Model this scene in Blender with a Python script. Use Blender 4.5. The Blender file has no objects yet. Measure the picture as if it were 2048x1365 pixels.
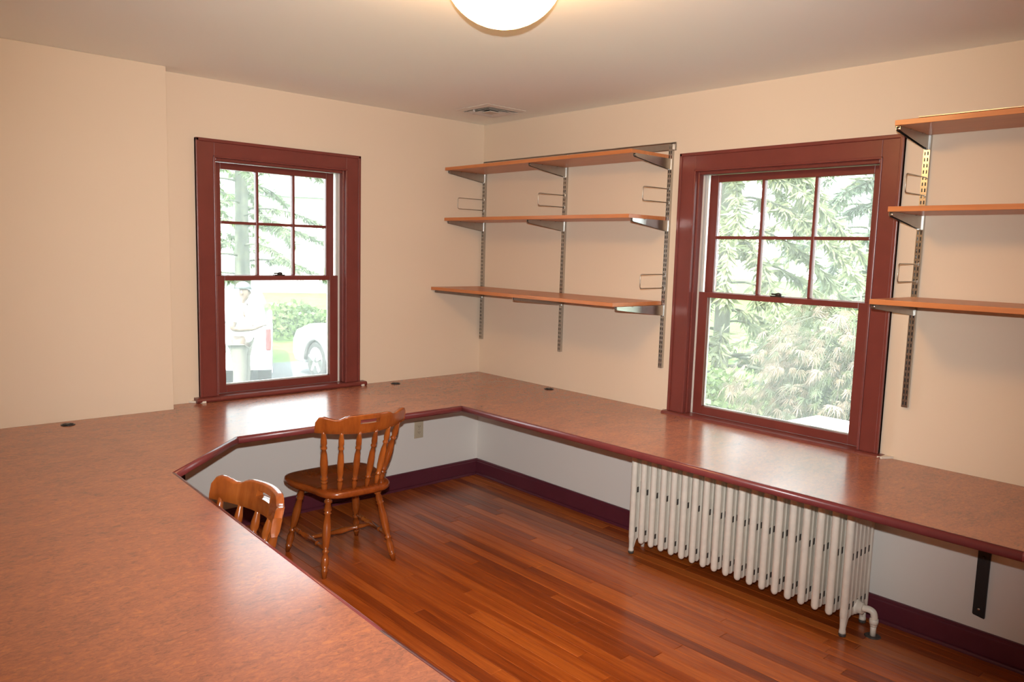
import bpy, math, random
from mathutils import Vector, Matrix
sc = bpy.context.scene
COL = sc.collection
R = math.radians

# ------------------------------------------------------------------ camera
CAM = Vector((-3.4504, -4.1517, 1.596))
YAW, PITCH, ROLL, FPX = -42.1755, -6.6777, 1.6132, 1536.1664
_y, _p, _r = R(YAW), R(PITCH), R(ROLL)
FW = Vector((-math.sin(_y)*math.cos(_p), math.cos(_y)*math.cos(_p), math.sin(_p)))
_rt = Vector((math.cos(_y), math.sin(_y), 0)); _up = _rt.cross(FW)
RT = math.cos(_r)*_rt + math.sin(_r)*_up
UP = -math.sin(_r)*_rt + math.cos(_r)*_up
cd = bpy.data.cameras.new('camera'); cam = bpy.data.objects.new('camera', cd); COL.objects.link(cam)
M = Matrix((RT, UP, -FW)).transposed().to_4x4(); M.translation = CAM
cam.matrix_world = M
cd.sensor_width = 36.0; cd.lens = FPX*36.0/2048.0; cd.clip_start = 0.02; cd.clip_end = 400
sc.camera = cam

# ------------------------------------------------------------------ light
sc.view_settings.view_transform = 'Standard'; sc.view_settings.look = 'None'
sc.view_settings.gamma = 1.0; sc.view_settings.use_curve_mapping = False
sc.view_settings.exposure = 0.0
SKY_STRENGTH = 9.5
SUN_STRENGTH = 19.0
FLASH_POWER = 440.0
LAMP_STRENGTH = 50.0
w = bpy.data.worlds.new('sky'); sc.world = w; w.use_nodes = True
bg = w.node_tree.nodes['Background']; bg.inputs[0].default_value = (0.86, 0.94, 1.0, 1); bg.inputs[1].default_value = SKY_STRENGTH
sd = bpy.data.lights.new('sun', 'SUN'); sun = bpy.data.objects.new('sun', sd); COL.objects.link(sun)
sd.energy = SUN_STRENGTH; sd.angle = R(0.6); sd.color = (1.0, 0.96, 0.88)
sun.rotation_euler = Vector((0.50, 0.42, -0.82)).to_track_quat('-Z', 'Y').to_euler(); sun.location = (-6, -6, 12)
# the flash on top of the photographer's camera (it throws the hard shadows just below the desk and shelf edges)
fl = bpy.data.lights.new('camera_flash', 'SPOT'); flo = bpy.data.objects.new('camera_flash', fl); COL.objects.link(flo)
flo.location = CAM + 0.098*UP + 0.03*FW
fl.energy = FLASH_POWER; fl.spot_size = R(91); fl.spot_blend = 1.0; fl.shadow_soft_size = 0.012; fl.color = (0.97, 1.0, 1.0)
flo.rotation_euler = (FW + 0.08*UP - 0.01*RT).to_track_quat('-Z', 'Y').to_euler()

# ------------------------------------------------------------------ helpers
def S(r, g, b):
    f = lambda c: (c/255/12.92) if c/255 <= 0.04045 else ((c/255+0.055)/1.055)**2.4
    return (f(r), f(g), f(b), 1)

class NT:
    def __init__(s, name):
        s.m = bpy.data.materials.new(name); s.m.use_nodes = True
        s.t = s.m.node_tree; s.b = s.t.nodes['Principled BSDF']; s.out = s.t.nodes['Material Output']
    def n(s, typ, **kw):
        nd = s.t.nodes.new(typ)
        for k, v in kw.items():
            if k in nd.inputs: nd.inputs[k].default_value = v
            else: setattr(nd, k, v)
        return nd
    def l(s, a, b): s.t.links.new(a, b)

def ramp(nt, fac, stops):
    r = nt.n('ShaderNodeValToRGB'); e = r.color_ramp.elements
    while len(e) < len(stops): e.new(0.5)
    for el, (p, c) in zip(e, stops): el.position = p; el.color = c
    nt.l(fac, r.inputs[0]); return r.outputs[0]

def plain(name, col, rough=0.5, metal=0.0, noise=0.06, nscale=6.0, bump=0.0, bscale=200.0, spec=0.5, coat=0.0, sheen=0):
    nt = NT(name); b = nt.b
    b.inputs['Roughness'].default_value = rough; b.inputs['Metallic'].default_value = metal
    b.inputs['Specular IOR Level'].default_value = spec
    b.inputs['Coat Weight'].default_value = coat
    tc = nt.n('ShaderNodeNewGeometry')
    nz = nt.n('ShaderNodeTexNoise', Scale=nscale, Detail=3.0); nt.l(tc.outputs['Position'], nz.inputs['Vector'])
    lo = tuple(c*(1-noise) for c in col[:3])+(1,); hi = tuple(min(1, c*(1+noise)) for c in col[:3])+(1,)
    nt.l(ramp(nt, nz.outputs[0], [(0.3, lo), (0.7, hi)]), b.inputs['Base Color'])
    if bump:
        n2 = nt.n('ShaderNodeTexNoise', Scale=bscale, Detail=2.0); nt.l(tc.outputs['Position'], n2.inputs['Vector'])
        bp = nt.n('ShaderNodeBump', Strength=bump, Distance=0.002); nt.l(n2.outputs[0], bp.inputs['Height']); nt.l(bp.outputs[0], b.inputs['Normal'])
    return nt.m

def wood(name, dark, mid, light, axis, rough=0.35, coat=0.3, rnd=0.5, stretch=14.0, scale=6.0, local=False):
    """grain along the given axis (0,1,2); each object gets its own shade"""
    nt = NT(name); b = nt.b
    b.inputs['Roughness'].default_value = rough; b.inputs['Coat Weight'].default_value = coat; b.inputs['Coat Roughness'].default_value = 0.12
    if local:
        src = nt.n('ShaderNodeTexCoord').outputs['Object']
    else:
        src = nt.n('ShaderNodeNewGeometry').outputs['Position']
    oi = nt.n('ShaderNodeObjectInfo')
    mul = nt.n('ShaderNodeVectorMath', operation='MULTIPLY'); v = [scale*stretch/4]*3; v[axis] = scale/4
    nt.l(src, mul.inputs[0]); mul.inputs[1].default_value = v
    off = nt.n('ShaderNodeVectorMath', operation='SCALE'); off.inputs[0].default_value = (13.7, 31.1, 7.3)
    nt.l(oi.outputs['Random'], off.inputs['Scale'])
    add = nt.n('ShaderNodeVectorMath', operation='ADD'); nt.l(mul.outputs[0], add.inputs[0]); nt.l(off.outputs[0], add.inputs[1])
    n1 = nt.n('ShaderNodeTexNoise', Scale=1.0, Detail=5.0, Roughness=0.65, Distortion=0.6); nt.l(add.outputs[0], n1.inputs['Vector'])
    n2 = nt.n('ShaderNodeTexNoise', Scale=5.0, Detail=3.0); nt.l(add.outputs[0], n2.inputs['Vector'])
    mm = nt.n('ShaderNodeMath', operation='MULTIPLY_ADD'); nt.l(n2.outputs[0], mm.inputs[0]); mm.inputs[1].default_value = 0.35; nt.l(n1.outputs[0], mm.inputs[2])
    sh = nt.n('ShaderNodeMath', operation='MULTIPLY_ADD'); nt.l(oi.outputs['Random'], sh.inputs[0]); sh.inputs[1].default_value = rnd; nt.l(mm.outputs[0], sh.inputs[2])
    sb = nt.n('ShaderNodeMath', operation='SUBTRACT'); nt.l(sh.outputs[0], sb.inputs[0]); sb.inputs[1].default_value = 0.17+rnd/2
    nt.l(ramp(nt, sb.outputs[0], [(0.22, dark), (0.5, mid), (0.78, light)]), b.inputs['Base Color'])
    bp = nt.n('ShaderNodeBump', Strength=0.06, Distance=0.001); nt.l(n2.outputs[0], bp.inputs['Height']); nt.l(bp.outputs[0], b.inputs['Normal'])
    return nt.m

class MB:
    def __init__(s): s.v = []; s.f = []; s.sm = []
    def add(s, vs, fs, smooth=False):
        o = len(s.v); s.v += [tuple(v) for v in vs]; s.f += [tuple(i+o for i in f) for f in fs]; s.sm += [smooth]*len(fs); return s
    def box(s, x0, x1, y0, y1, z0, z1):
        x0, x1 = sorted((x0, x1)); y0, y1 = sorted((y0, y1)); z0, z1 = sorted((z0, z1))
        return s.add([(x0,y0,z0),(x1,y0,z0),(x1,y1,z0),(x0,y1,z0),(x0,y0,z1),(x1,y0,z1),(x1,y1,z1),(x0,y1,z1)],
              [(0,3,2,1),(4,5,6,7),(0,1,5,4),(1,2,6,5),(2,3,7,6),(3,0,4,7)])
    def prism(s, poly, z0, z1):
        n = len(poly)
        return s.add([(x,y,z0) for x,y in poly]+[(x,y,z1) for x,y in poly],
              [tuple(range(n-1,-1,-1)), tuple(range(n,2*n))]+[(i,(i+1)%n,n+(i+1)%n,n+i) for i in range(n)])
    def extrude(s, poly, fn, a, b):
        """poly 2D -> fn(u,v,w) 3D, extruded w from a to b"""
        n = len(poly)
        return s.add([fn(u,v,a) for u,v in poly]+[fn(u,v,b) for u,v in poly],
              [tuple(range(n-1,-1,-1)), tuple(range(n,2*n))]+[(i,(i+1)%n,n+(i+1)%n,n+i) for i in range(n)])
    def rings(s, rings, smooth=True, caps=True):
        n = len(rings[0]); vs = [p for r in rings for p in r]; fs = []
        for k in range(len(rings)-1):
            for i in range(n): fs.append((k*n+i, k*n+(i+1)%n, (k+1)*n+(i+1)%n, (k+1)*n+i))
        s.add(vs, fs, smooth)
        if caps:
            o = len(s.v)-len(vs)
            s.f += [tuple(o+i for i in range(n-1,-1,-1)), tuple(o+(len(rings)-1)*n+i for i in range(n))]; s.sm += [False]*2
        return s
    def lathe(s, p0, p1, prof, n=12):
        """prof: list of (t, r) along p0->p1"""
        p0 = Vector(p0); p1 = Vector(p1); d = p1-p0; a = d.normalized()
        u = a.orthogonal().normalized(); w_ = a.cross(u)
        rs = [[tuple(p0+d*t+(u*math.cos(2*math.pi*i/n)+w_*math.sin(2*math.pi*i/n))*r) for i in range(n)] for t, r in prof]
        return s.rings(rs)
    def cyl(s, p0, p1, r0, r1=None, n=12): return s.lathe(p0, p1, [(0, r0), (1, r0 if r1 is None else r1)], n)
    def tube(s, pts, r, n=8, closed=False):
        pts = [Vector(p) for p in pts]; rs = []; u = None
        for i, p in enumerate(pts):
            a = (pts[min(i+1, len(pts)-1)]-pts[max(i-1, 0)]).normalized()
            u = a.orthogonal().normalized() if u is None else (u-a*u.dot(a)).normalized()
            w_ = a.cross(u); rr = r[i] if isinstance(r, (list, tuple)) else r
            rs.append([tuple(p+(u*math.cos(2*math.pi*k/n)+w_*math.sin(2*math.pi*k/n))*rr) for k in range(n)])
        return s.rings(rs)
    def sphere(s, c, rx, ry, rz, nu=16, nv=10):
        rs = []
        for j in range(nv+1):
            t = math.pi*j/nv-math.pi/2; q = max(math.cos(t), 0.02)
            rs.append([(c[0]+rx*q*math.cos(2*math.pi*i/nu), c[1]+ry*q*math.sin(2*math.pi*i/nu), c[2]+rz*math.sin(t)) for i in range(nu)])
        return s.rings(rs)
    def mesh(s, name):
        me = bpy.data.meshes.new(name); me.from_pydata(s.v, [], s.f)
        me.polygons.foreach_set('use_smooth', s.sm); me.update(); return me
    def build(s, name, mat, parent=None, bevel=0, seg=2, auto=False):
        o = bpy.data.objects.new(name, s.mesh(name)); COL.objects.link(o)
        if mat: o.data.materials.append(mat)
        if parent: o.parent = parent
        if bevel:
            m = o.modifiers.new('bevel', 'BEVEL'); m.width = bevel; m.segments = seg; m.limit_method = 'ANGLE'; m.angle_limit = R(40)
        return o

def empty(name, loc=(0,0,0), rz=0.0):
    o = bpy.data.objects.new(name, None); COL.objects.link(o); o.location = loc; o.rotation_euler = (0,0,rz); o.empty_display_size = 0.1; return o
def tag(o, label, cat, group=None):
    o['label'] = label; o['category'] = cat
    if group: o['group'] = group
    return o
def struct(o, label=None):
    o['kind'] = 'structure'
    if label: o['label'] = label
    return o
def stuff(o): o['kind'] = 'stuff'; return o
def link_copy(src, parent=None):
    c = src.copy(); COL.objects.link(c)
    if parent is not None: c.parent = parent
    return c
def copy_tree(o, parent=None):
    c = link_copy(o, parent)
    for ch in list(o.children): copy_tree(ch, c)
    return c
def catmull(P, k=6, closed=False):
    out = []; n = len(P)
    rng = range(n) if closed else range(n-1)
    for i in rng:
        a, b, c, d = [P[(i+j) % n] if closed else P[min(max(i+j, 0), n-1)] for j in (-1, 0, 1, 2)]
        for s_ in range(k):
            t = s_/k
            out.append(tuple(0.5*(2*b[q]+(c[q]-a[q])*t+(2*a[q]-5*b[q]+4*c[q]-d[q])*t*t+(3*b[q]-a[q]-3*c[q]+d[q])*t**3) for q in range(len(b))))
    if not closed: out.append(tuple(P[-1]))
    return out

# ------------------------------------------------------------------ materials
M_wall = plain('cream_wall_paint', (0.70, 0.575, 0.44, 1), 0.72, noise=0.015, nscale=1.2, bump=0.05, bscale=350, spec=0.3)
def lower_tone(m):
    # wall colour turns to a paler off-white below desk height
    t = m.node_tree; b = t.nodes['Principled BSDF']; lk = b.inputs['Base Color'].links[0]; src = lk.from_socket
    g = t.nodes.new('ShaderNodeNewGeometry'); sp = t.nodes.new('ShaderNodeSeparateXYZ'); t.links.new(g.outputs['Position'], sp.inputs[0])
    lt = t.nodes.new('ShaderNodeMath'); lt.operation = 'LESS_THAN'; t.links.new(sp.outputs[2], lt.inputs[0]); lt.inputs[1].default_value = 0.725
    mx = t.nodes.new('ShaderNodeMixRGB'); t.links.new(lt.outputs[0], mx.inputs[0]); t.links.new(src, mx.inputs[1]); mx.inputs[2].default_value = (0.80, 0.75, 0.69, 1)
    t.links.new(mx.outputs[0], b.inputs['Base Color'])
lower_tone(M_wall)
M_ceil = plain('ceiling_paint', (0.91, 0.92, 0.85, 1), 0.8, noise=0.01, nscale=1, bump=0.04, bscale=300, spec=0.2)
M_red = plain('red_trim_paint', (0.165, 0.034, 0.026, 1), 0.32, noise=0.08, nscale=9, bump=0.05, bscale=120, spec=0.5)
M_redn = plain('red_nosing_paint', (0.17, 0.034, 0.034, 1), 0.28, noise=0.10, nscale=14, bump=0.03, bscale=90)
M_base = plain('maroon_baseboard_paint', (0.110, 0.020, 0.032, 1), 0.33, noise=0.08, nscale=7, bump=0.04, bscale=90)
M_white = plain('white_vinyl', (0.62, 0.58, 0.53, 1), 0.45, noise=0.02)
M_caulk = plain('white_caulk', (0.72, 0.66, 0.56, 1), 0.6, noise=0.02)
M_metal = plain('zinc_steel', (0.50, 0.49, 0.47, 1), 0.26, metal=1.0, noise=0.05, nscale=40)
M_metal_b = plain('bracket_steel', (0.47, 0.45, 0.42, 1), 0.30, metal=1.0, noise=0.05, nscale=30)
M_wire = plain('wire_steel', (0.48, 0.44, 0.38, 1), 0.35, metal=0.9, noise=0.03)
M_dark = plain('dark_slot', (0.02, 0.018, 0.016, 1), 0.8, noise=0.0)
M_black = plain('black_powder_coat', (0.012, 0.012, 0.013, 1), 0.55, noise=0.1, nscale=60)
M_blackp = plain('black_plastic', (0.012, 0.012, 0.013, 1), 0.35, noise=0.05)
M_rad = plain('cream_radiator_paint', (0.84, 0.77, 0.66, 1), 0.33, noise=0.05, nscale=25, bump=0.12, bscale=60)
M_scuff_shade = plain('chipped_iron_and_shade', (0.07, 0.058, 0.05, 1), 0.6, noise=0.5, nscale=90)  # bare iron of feet and flange; also the painted shade in the radiator holes
M_plate = plain('ivory_plastic', (0.52, 0.43, 0.30, 1), 0.35, noise=0.02)
M_screw = plain('screw_steel', (0.6, 0.6, 0.6, 1), 0.25, metal=1.0, noise=0.02)
M_vent = plain('vent_enamel', (0.62, 0.56, 0.48, 1), 0.45, noise=0.03)
M_brass = plain('antique_brass', (0.45, 0.30, 0.13, 1), 0.3, metal=1.0, noise=0.05)
M_lock = plain('bronze_sash_lock', (0.05, 0.04, 0.035, 1), 0.4, metal=0.6, noise=0.1)
M_shelf = wood('maple_shelf_laminate', S(176,104,58), S(190,116,66), S(200,128,76), 1, rough=0.38, coat=0.1, rnd=0.12, stretch=18, scale=5)
M_chair = wood('honey_maple_chair', S(122,58,20), S(150,76,28), S(172,94,38), 2, rough=0.24, coat=0.6, rnd=0.2, stretch=6, scale=9, local=True)
M_seat = wood('honey_maple_seat', S(112,52,18), S(138,66,24), S(158,82,32), 1, rough=0.24, coat=0.6, rnd=0.2, stretch=8, scale=8, local=True)
M_floor = wood('oak_strip_floor', S(124,53,16), S(164,78,25), S(200,108,42), 1, rough=0.30, coat=0.25, rnd=0.42, stretch=22, scale=5)
M_ply = plain('plywood_underside', (0.30, 0.19, 0.09, 1), 0.7, noise=0.12, nscale=12)

def lino():
    nt = NT('terracotta_marbled_laminate'); b = nt.b
    b.inputs['Roughness'].default_value = 0.21; b.inputs['Specular IOR Level'].default_value = 0.7
    g = nt.n('ShaderNodeNewGeometry')
    rot = nt.n('ShaderNodeMapping'); rot.inputs['Rotation'].default_value = (0, 0, R(38)); rot.inputs['Scale'].default_value = (1.0, 1.9, 1.0)
    nt.l(g.outputs['Position'], rot.inputs['Vector'])
    a = nt.n('ShaderNodeTexNoise', Scale=48.0, Detail=9.0, Roughness=0.75, Distortion=0.9); nt.l(rot.outputs[0], a.inputs['Vector'])
    c = nt.n('ShaderNodeTexNoise', Scale=5.0, Detail=5.0, Roughness=0.65, Distortion=0.8); nt.l(rot.outputs[0], c.inputs['Vector'])
    mx = nt.n('ShaderNodeMath', operation='MULTIPLY_ADD'); nt.l(c.outputs[0], mx.inputs[0]); mx.inputs[1].default_value = 0.35; nt.l(a.outputs[0], mx.inputs[2])
    sb = nt.n('ShaderNodeMath', operation='SUBTRACT'); nt.l(mx.outputs[0], sb.inputs[0]); sb.inputs[1].default_value = 0.175
    col = ramp(nt, sb.outputs[0], [(0.30, (0.20, 0.098, 0.072, 1)), (0.43, (0.32, 0.124, 0.076, 1)), (0.53, (0.385, 0.143, 0.084, 1)), (0.66, (0.50, 0.182, 0.080, 1))])
    # dark broken flecks
    f = nt.n('ShaderNodeTexNoise', Scale=60.0, Detail=5.0, Roughness=0.7, Distortion=1.2); nt.l(rot.outputs[0], f.inputs['Vector'])
    fm = ramp(nt, f.outputs[0], [(0.60, (0,0,0,1)), (0.70, (0.55,0.55,0.55,1))])
    mix = nt.n('ShaderNodeMixRGB'); nt.l(fm, mix.inputs[0]); nt.l(col, mix.inputs[1]); mix.inputs[2].default_value = (0.15, 0.095, 0.07, 1)
    nt.l(mix.outputs[0], b.inputs['Base Color'])
    return nt.m
M_lino = lino()

def glass():
    nt = NT('flare_veil_glass'); nt.t.nodes.remove(nt.b)
    tr = nt.n('ShaderNodeBsdfTransparent'); tr.inputs[0].default_value = (0.97, 0.99, 0.98, 1)
    gl = nt.n('ShaderNodeBsdfGlossy', Roughness=0.02)
    tl = nt.n('ShaderNodeBsdfTranslucent'); tl.inputs[0].default_value = (0.9, 0.93, 0.9, 1)
    fr = nt.n('ShaderNodeFresnel', IOR=1.45)
    m1 = nt.n('ShaderNodeMixShader'); m1.inputs[0].default_value = 0.07; nt.l(tr.outputs[0], m1.inputs[1]); nt.l(tl.outputs[0], m1.inputs[2])  # small translucent share puts a bright flare veil into the panes
    m2 = nt.n('ShaderNodeMixShader'); nt.l(fr.outputs[0], m2.inputs[0]); nt.l(m1.outputs[0], m2.inputs[1]); nt.l(gl.outputs[0], m2.inputs[2])
    nt.l(m2.outputs[0], nt.out.inputs[0]); return nt.m
M_glass = glass()

def emit_glass():
    nt = NT('lit_opal_glass'); b = nt.b
    b.inputs['Base Color'].default_value = (0.9, 0.86, 0.78, 1); b.inputs['Roughness'].default_value = 0.25
    b.inputs['Emission Color'].default_value = (1.0, 0.53, 0.20, 1); b.inputs['Emission Strength'].default_value = LAMP_STRENGTH
    return nt.m
M_lampglass = emit_glass()

# ================================================================== SETTING
XL, YB, H = -4.4, -5.3, 2.446
# ---- floor: strips along Y
fb = MB().box(XL-0.2, 0.18, YB-0.2, 0.18, -0.10, -0.012).build('floor', M_floor); struct(fb, 'reddish brown oak strip floor')
rng = random.Random(5)
BW = 0.0585
unit = MB(); g_ = 0.0010
unit.add([(-.5,-.5,-.012),(.5,-.5,-.012),(.5,.5,-.012),(-.5,.5,-.012),(-.5,-.5,-g_),(.5,-.5,-g_),(.5,.5,-g_),(-.5,.5,-g_),
          (-.475,-.4985,0),(.475,-.4985,0),(.475,.4985,0),(-.475,.4985,0)],
         [(0,3,2,1),(0,1,5,4),(1,2,6,5),(2,3,7,6),(3,0,4,7),(4,5,9,8),(5,6,10,9),(6,7,11,10),(7,4,8,11),(8,9,10,11)])
um = unit.mesh('floor_board'); um.materials.append(M_floor)
x = -0.004; nb = 0
rest = MB()
while x-BW > XL:
    xc = x-BW/2
    vis = xc > -2.62
    y = 0.0 - rng.uniform(0, 0.02)
    first = rng.uniform(0.25, 1.5)
    y1 = y
    while y1 > -5.25:
        ln = first if y1 == y else rng.choice([0.55, 0.8, 1.1, 1.5, 1.9, 2.3])*rng.uniform(0.85, 1.15)
        y2 = max(y1-ln, -5.28)
        if vis:
            o = bpy.data.objects.new('floor_board', um); COL.objects.link(o); o.parent = fb
            o.location = (xc, (y1+y2)/2, 0); o.scale = (BW-0.0012, (y1-y2)-0.0012, 1); nb += 1
        else:
            rest.box(xc-BW/2+.0006, xc+BW/2-.0006, y2+.0006, y1-.0006, -.012, 0)
        y1 = y2
    x -= BW
stuff(rest.build('floor_boards_beyond_desk', M_floor, fb))

struct(MB().box(XL-.2, .18, YB-.2, .18, H, H+.18).build('ceiling', M_ceil), 'plain off-white ceiling')
# ---- walls with window openings (u, z)
WT = 0.16
A0, A1, AB, AT = -1.862, -1.075, 0.735, 2.047      # left window opening (x)
B0, B1, BB, BT = -1.752, -2.700, 0.722, 2.038      # right window opening (y)
wl = MB(); wl.box(XL-.2, A0, 0, WT, -.1, H); wl.box(A1, .0, 0, WT, -.1, H); wl.box(A0, A1, 0, WT, -.1, AB); wl.box(A0, A1, 0, WT, AT, H)
struct(wl.build('wall_left', M_wall), 'cream wall with the narrower red-trimmed window')
wr = MB(); wr.box(0, WT, B0, WT, -.1, H); wr.box(0, WT, YB-.2, B1, -.1, H); wr.box(0, WT, B1, B0, -.1, BB); wr.box(0, WT, B1, B0, BT, H)
struct(wr.build('wall_right', M_wall), 'cream wall carrying both shelf groups')
struct(MB().box(XL-.2, 0, YB-.2, YB, -.1, H).build('wall_back', M_wall), 'cream wall behind the photographer')
struct(MB().box(XL-.2, XL, YB, 0, -.1, H).build('wall_side', M_wall), 'cream wall left of the photographer')
CHX, CHY = -2.128, -0.118
struct(MB().box(XL, CHX, CHY, 0, 0, H).build('wall_chase', M_wall, bevel=.003), 'boxed-out cream wall section at the far left')

# ---- baseboards
def baseboard(name, a, b, label):
    ax, ay = a; bx, by = b
    prof = [(0,0),(.017,0),(.017,.092),(.0135,.097),(.0135,.104),(.009,.109),(0,.110)]
    n = Vector((-(by-ay), bx-ax)).normalized()
    m = MB(); m.extrude(prof, lambda u,v,t: (ax+(bx-ax)*t+n.x*u, ay+(by-ay)*t+n.y*u, v), 0, 1)
    o = m.build(name, M_base); struct(o, label)
    sp = [(.017,0),(.030,0),(.0295,.006),(.026,.012),(.021,.015),(.017,.016)]
    m = MB(); m.extrude(sp, lambda u,v,t: (ax+(bx-ax)*t+n.x*u, ay+(by-ay)*t+n.y*u, v), 0, 1)
    m.build('shoe_moulding', M_base, o)
baseboard('baseboard_left', (0, 0), (CHX, 0), 'dark maroon baseboard under the left window')
baseboard('baseboard_right', (0, YB), (0, 0), 'dark maroon baseboard behind the radiator')

# ---- windows, built in local (u along wall, d outward, z)
def window(name, root_rz, c0, c1, ctop, o0, o1, otop, stool, up, lo, label, stool_ext, lock_u):
    r = empty(name, (0,0,0), root_rz); struct(r, label)
    B = MB
    cw0, cw1 = o0-c0, c1-o1
    B().box(c0, o0, -.020, 0, stool, ctop-.001).build('side_casing', M_red, r, bevel=.002)
    B().box(o1, c1, -.020, 0, stool, ctop-.001).build('side_casing', M_red, r, bevel=.002)
    B().box(o0, o1, -.0195, 0, otop, ctop-.001).build('head_casing', M_red, r, bevel=.002)
    bw_ = .016
    B().box(c0, c0+bw_, -.027, 0, stool, ctop).build('back_band', M_red, r, bevel=.003)
    B().box(c1-bw_, c1, -.027, 0, stool, ctop).build('back_band', M_red, r, bevel=.003)
    B().box(c0, c1, -.027, 0, ctop-bw_, ctop+.001).build('back_band', M_red, r, bevel=.003)
    # stepped inner bead and stops
    st = .013
    for (u0, u1) in ((o0-.006, o0+.004), (o1-.004, o1+.006)):
        B().box(u0, u1, -.026, .0, stool, otop+.006).build('inner_bead', M_red, r, bevel=.003)
    B().box(o0-.006, o1+.006, -.026, 0, otop-.004, otop+.006).build('inner_bead', M_red, r, bevel=.003)
    B().box(o0, o0+st, 0, .040, stool, otop).build('sash_stop', M_red, r, bevel=.004)
    B().box(o1-st, o1, 0, .040, stool, otop).build('sash_stop', M_red, r, bevel=.004)
    B().box(o0+st, o1-st, 0, .040, otop-st-.006, otop).build('sash_stop', M_red, r, bevel=.004)
    # white jamb liners
    for (u0, u1, s_) in ((o0, o0+.006, 1), (o1-.006, o1, -1)):
        m = B().box(u0, u1, .040, .158, stool-.02, otop)
        e = u1 if s_ > 0 else u0
        m.box(e, e+s_*.010, .0785, .0815, stool, otop-.01)      # parting bead
        m.build('jamb_liner', M_white, r)
    B().box(o0, o1, .040, .158, otop-.012, otop).build('head_jamb', M_red, r)
    B().box(o0+st-.002, lo[0][0]+.001, .0405, .0425, stool, otop-.02).build('liner_flange', M_white, r)
    B().box(lo[0][1]-.001, o1-st+.002, .0405, .0425, stool, otop-.02).build('liner_flange', M_white, r)
    # stool with rounded nose and small caulked returns
    zt = stool; zb = stool-.026
    prof = [(.040,zb),(-.046,zb),(-.053,zb+.004),(-.057,zb+.013),(-.053,zt-.004),(-.046,zt),(.040,zt)]
    e0, e1 = stool_ext
    m = B(); m.extrude([(d, z) for d, z in prof], lambda u,v,t: (t, u, v), o0, o1)
    m.build('stool', M_red, r, bevel=.0015)
    for a, b in ((e0, o0), (o1, e1)):
        m = B(); m.extrude([(min(d, -.0005), z) for d, z in prof], lambda u,v,t: (t, u, v), a, b)
        m.build('stool_horn', M_red, r, bevel=.0015)
    # exterior sill
    B().add([(o0-.03,.06,stool-.03),(o1+.03,.06,stool-.03),(o1+.03,.24,stool-.065),(o0-.03,.24,stool-.065),
             (o0-.03,.06,stool-.001),(o1+.03,.06,stool-.001),(o1+.03,.24,stool-.04),(o0-.03,.24,stool-.04)],
            [(0,3,2,1),(4,5,6,7),(0,1,5,4),(1,2,6,5),(2,3,7,6),(3,0,4,7)]).build('outside_sill', M_white, r)
    def sash(nm, d0, d1, u0, u1, z0, z1, g):
        g0, g1, gz0, gz1 = g
        m = B(); m.box(u0, g0, d0, d1, z0, z1); m.box(g1, u1, d0, d1, z0, z1); m.box(g0, g1, d0, d1, z0, gz0); m.box(g0, g1, d0, d1, gz1, z1)
        return m.build(nm, M_red, r, bevel=.002)
    # upper sash: outer rect, glass rect, muntins
    (u0, u1, z0, z1), g, mv, mh = up
    s_ = sash('upper_sash', .083, .117, u0, u1, z0, z1, g)
    g0, g1, gz0, gz1 = g
    bars = [g0]+mv+[g1]; rows = [gz0, mh, gz1]
    for u in mv: B().box(u-.008, u+.008, .084, .112, gz0, gz1).build('muntin', M_red, s_, bevel=.003)
    B().box(g0, g1, .0845, .1115, mh-.008, mh+.008).build('muntin', M_red, s_, bevel=.003)
    for i in range(3):
        for j in range(2):
            B().box(bars[i]+.001, bars[i+1]-.001, .099, .102, rows[j]+.001, rows[j+1]-.001).build('pane', M_glass, s_)
    (u0, u1, z0, z1), g = lo
    s_ = sash('lower_sash', .043, .077, u0, u1, z0, z1, g)
    B().box(g[0]-.001, g[1]+.001, .060, .063, g[2]-.001, g[3]+.001).build('pane', M_glass, s_)
    fr = MB(); q = .006
    fr.box(g[0], g[0]+q, .063, .070, g[2], g[3]); fr.box(g[1]-q, g[1], .063, .070, g[2], g[3]); fr.box(g[0], g[1], .063, .070, g[2], g[2]+q)
    fr.build('glazing_strip', M_white, s_)
    # sash lock on the meeting rail
    lk = MB(); zt = z1
    lk.box(lock_u-.030, lock_u+.030, .046, .074, zt, zt+.006)
    lk.lathe((lock_u+.006, .060, zt+.006), (lock_u+.006, .060, zt+.020), [(0,.015),(.6,.015),(.85,.012),(1,.006)], 12)
    lk.box(lock_u-.030, lock_u+.004, .055, .064, zt+.008, zt+.016)
    lk.build('sash_lock', M_lock, r)
    return r
window('window_1', 0.0, -1.958, -.979, 2.137, A0, A1, AT, .766,
       ((-1.832, -1.104, 1.392, 2.031), (-1.792, -1.153, 1.42, 1.996), [-1.582, -1.362], 1.709),
       ((-1.834, -1.096, .766, 1.418), (-1.791, -1.150, .809, 1.391)),
       'narrower double-hung window with red trim, six panes above one', (-1.985, -.945), -1.468)
# right window: rotate the local frame so u = -y, d = +x
window('window_2', -math.pi/2, 1.652, 2.790, 2.132, -B0, -B1, BT, .752,
       ((1.778, 2.676, 1.382, 2.022), (1.828, 2.632, 1.41, 1.985), [2.087, 2.363], 1.697),
       ((1.772, 2.674, .752, 1.408), (1.826, 2.624, .795, 1.381)),
       'wider double-hung window with red trim between the shelf groups', (1.635, 2.812), 2.215)
# white filler pieces beside the stools where the desk is cut round them
def caulk(name, pts, z0, z1, parent): MB().prism(pts, z0, z1).build(name, M_caulk, parent)
W1 = bpy.data.objects['window_1']; W2 = bpy.data.objects['window_2']
caulk('caulk_fillet', [(-2.012, -.001), (-1.957, -.058), (-1.94, -.058), (-1.94, -.001)], .7405, .7408+.010, W1)
caulk('caulk_fillet', [(-.985, -.001), (-.985, -.058), (-.965, -.056), (-.925, -.001)], .7405, .750, W1)

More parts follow.
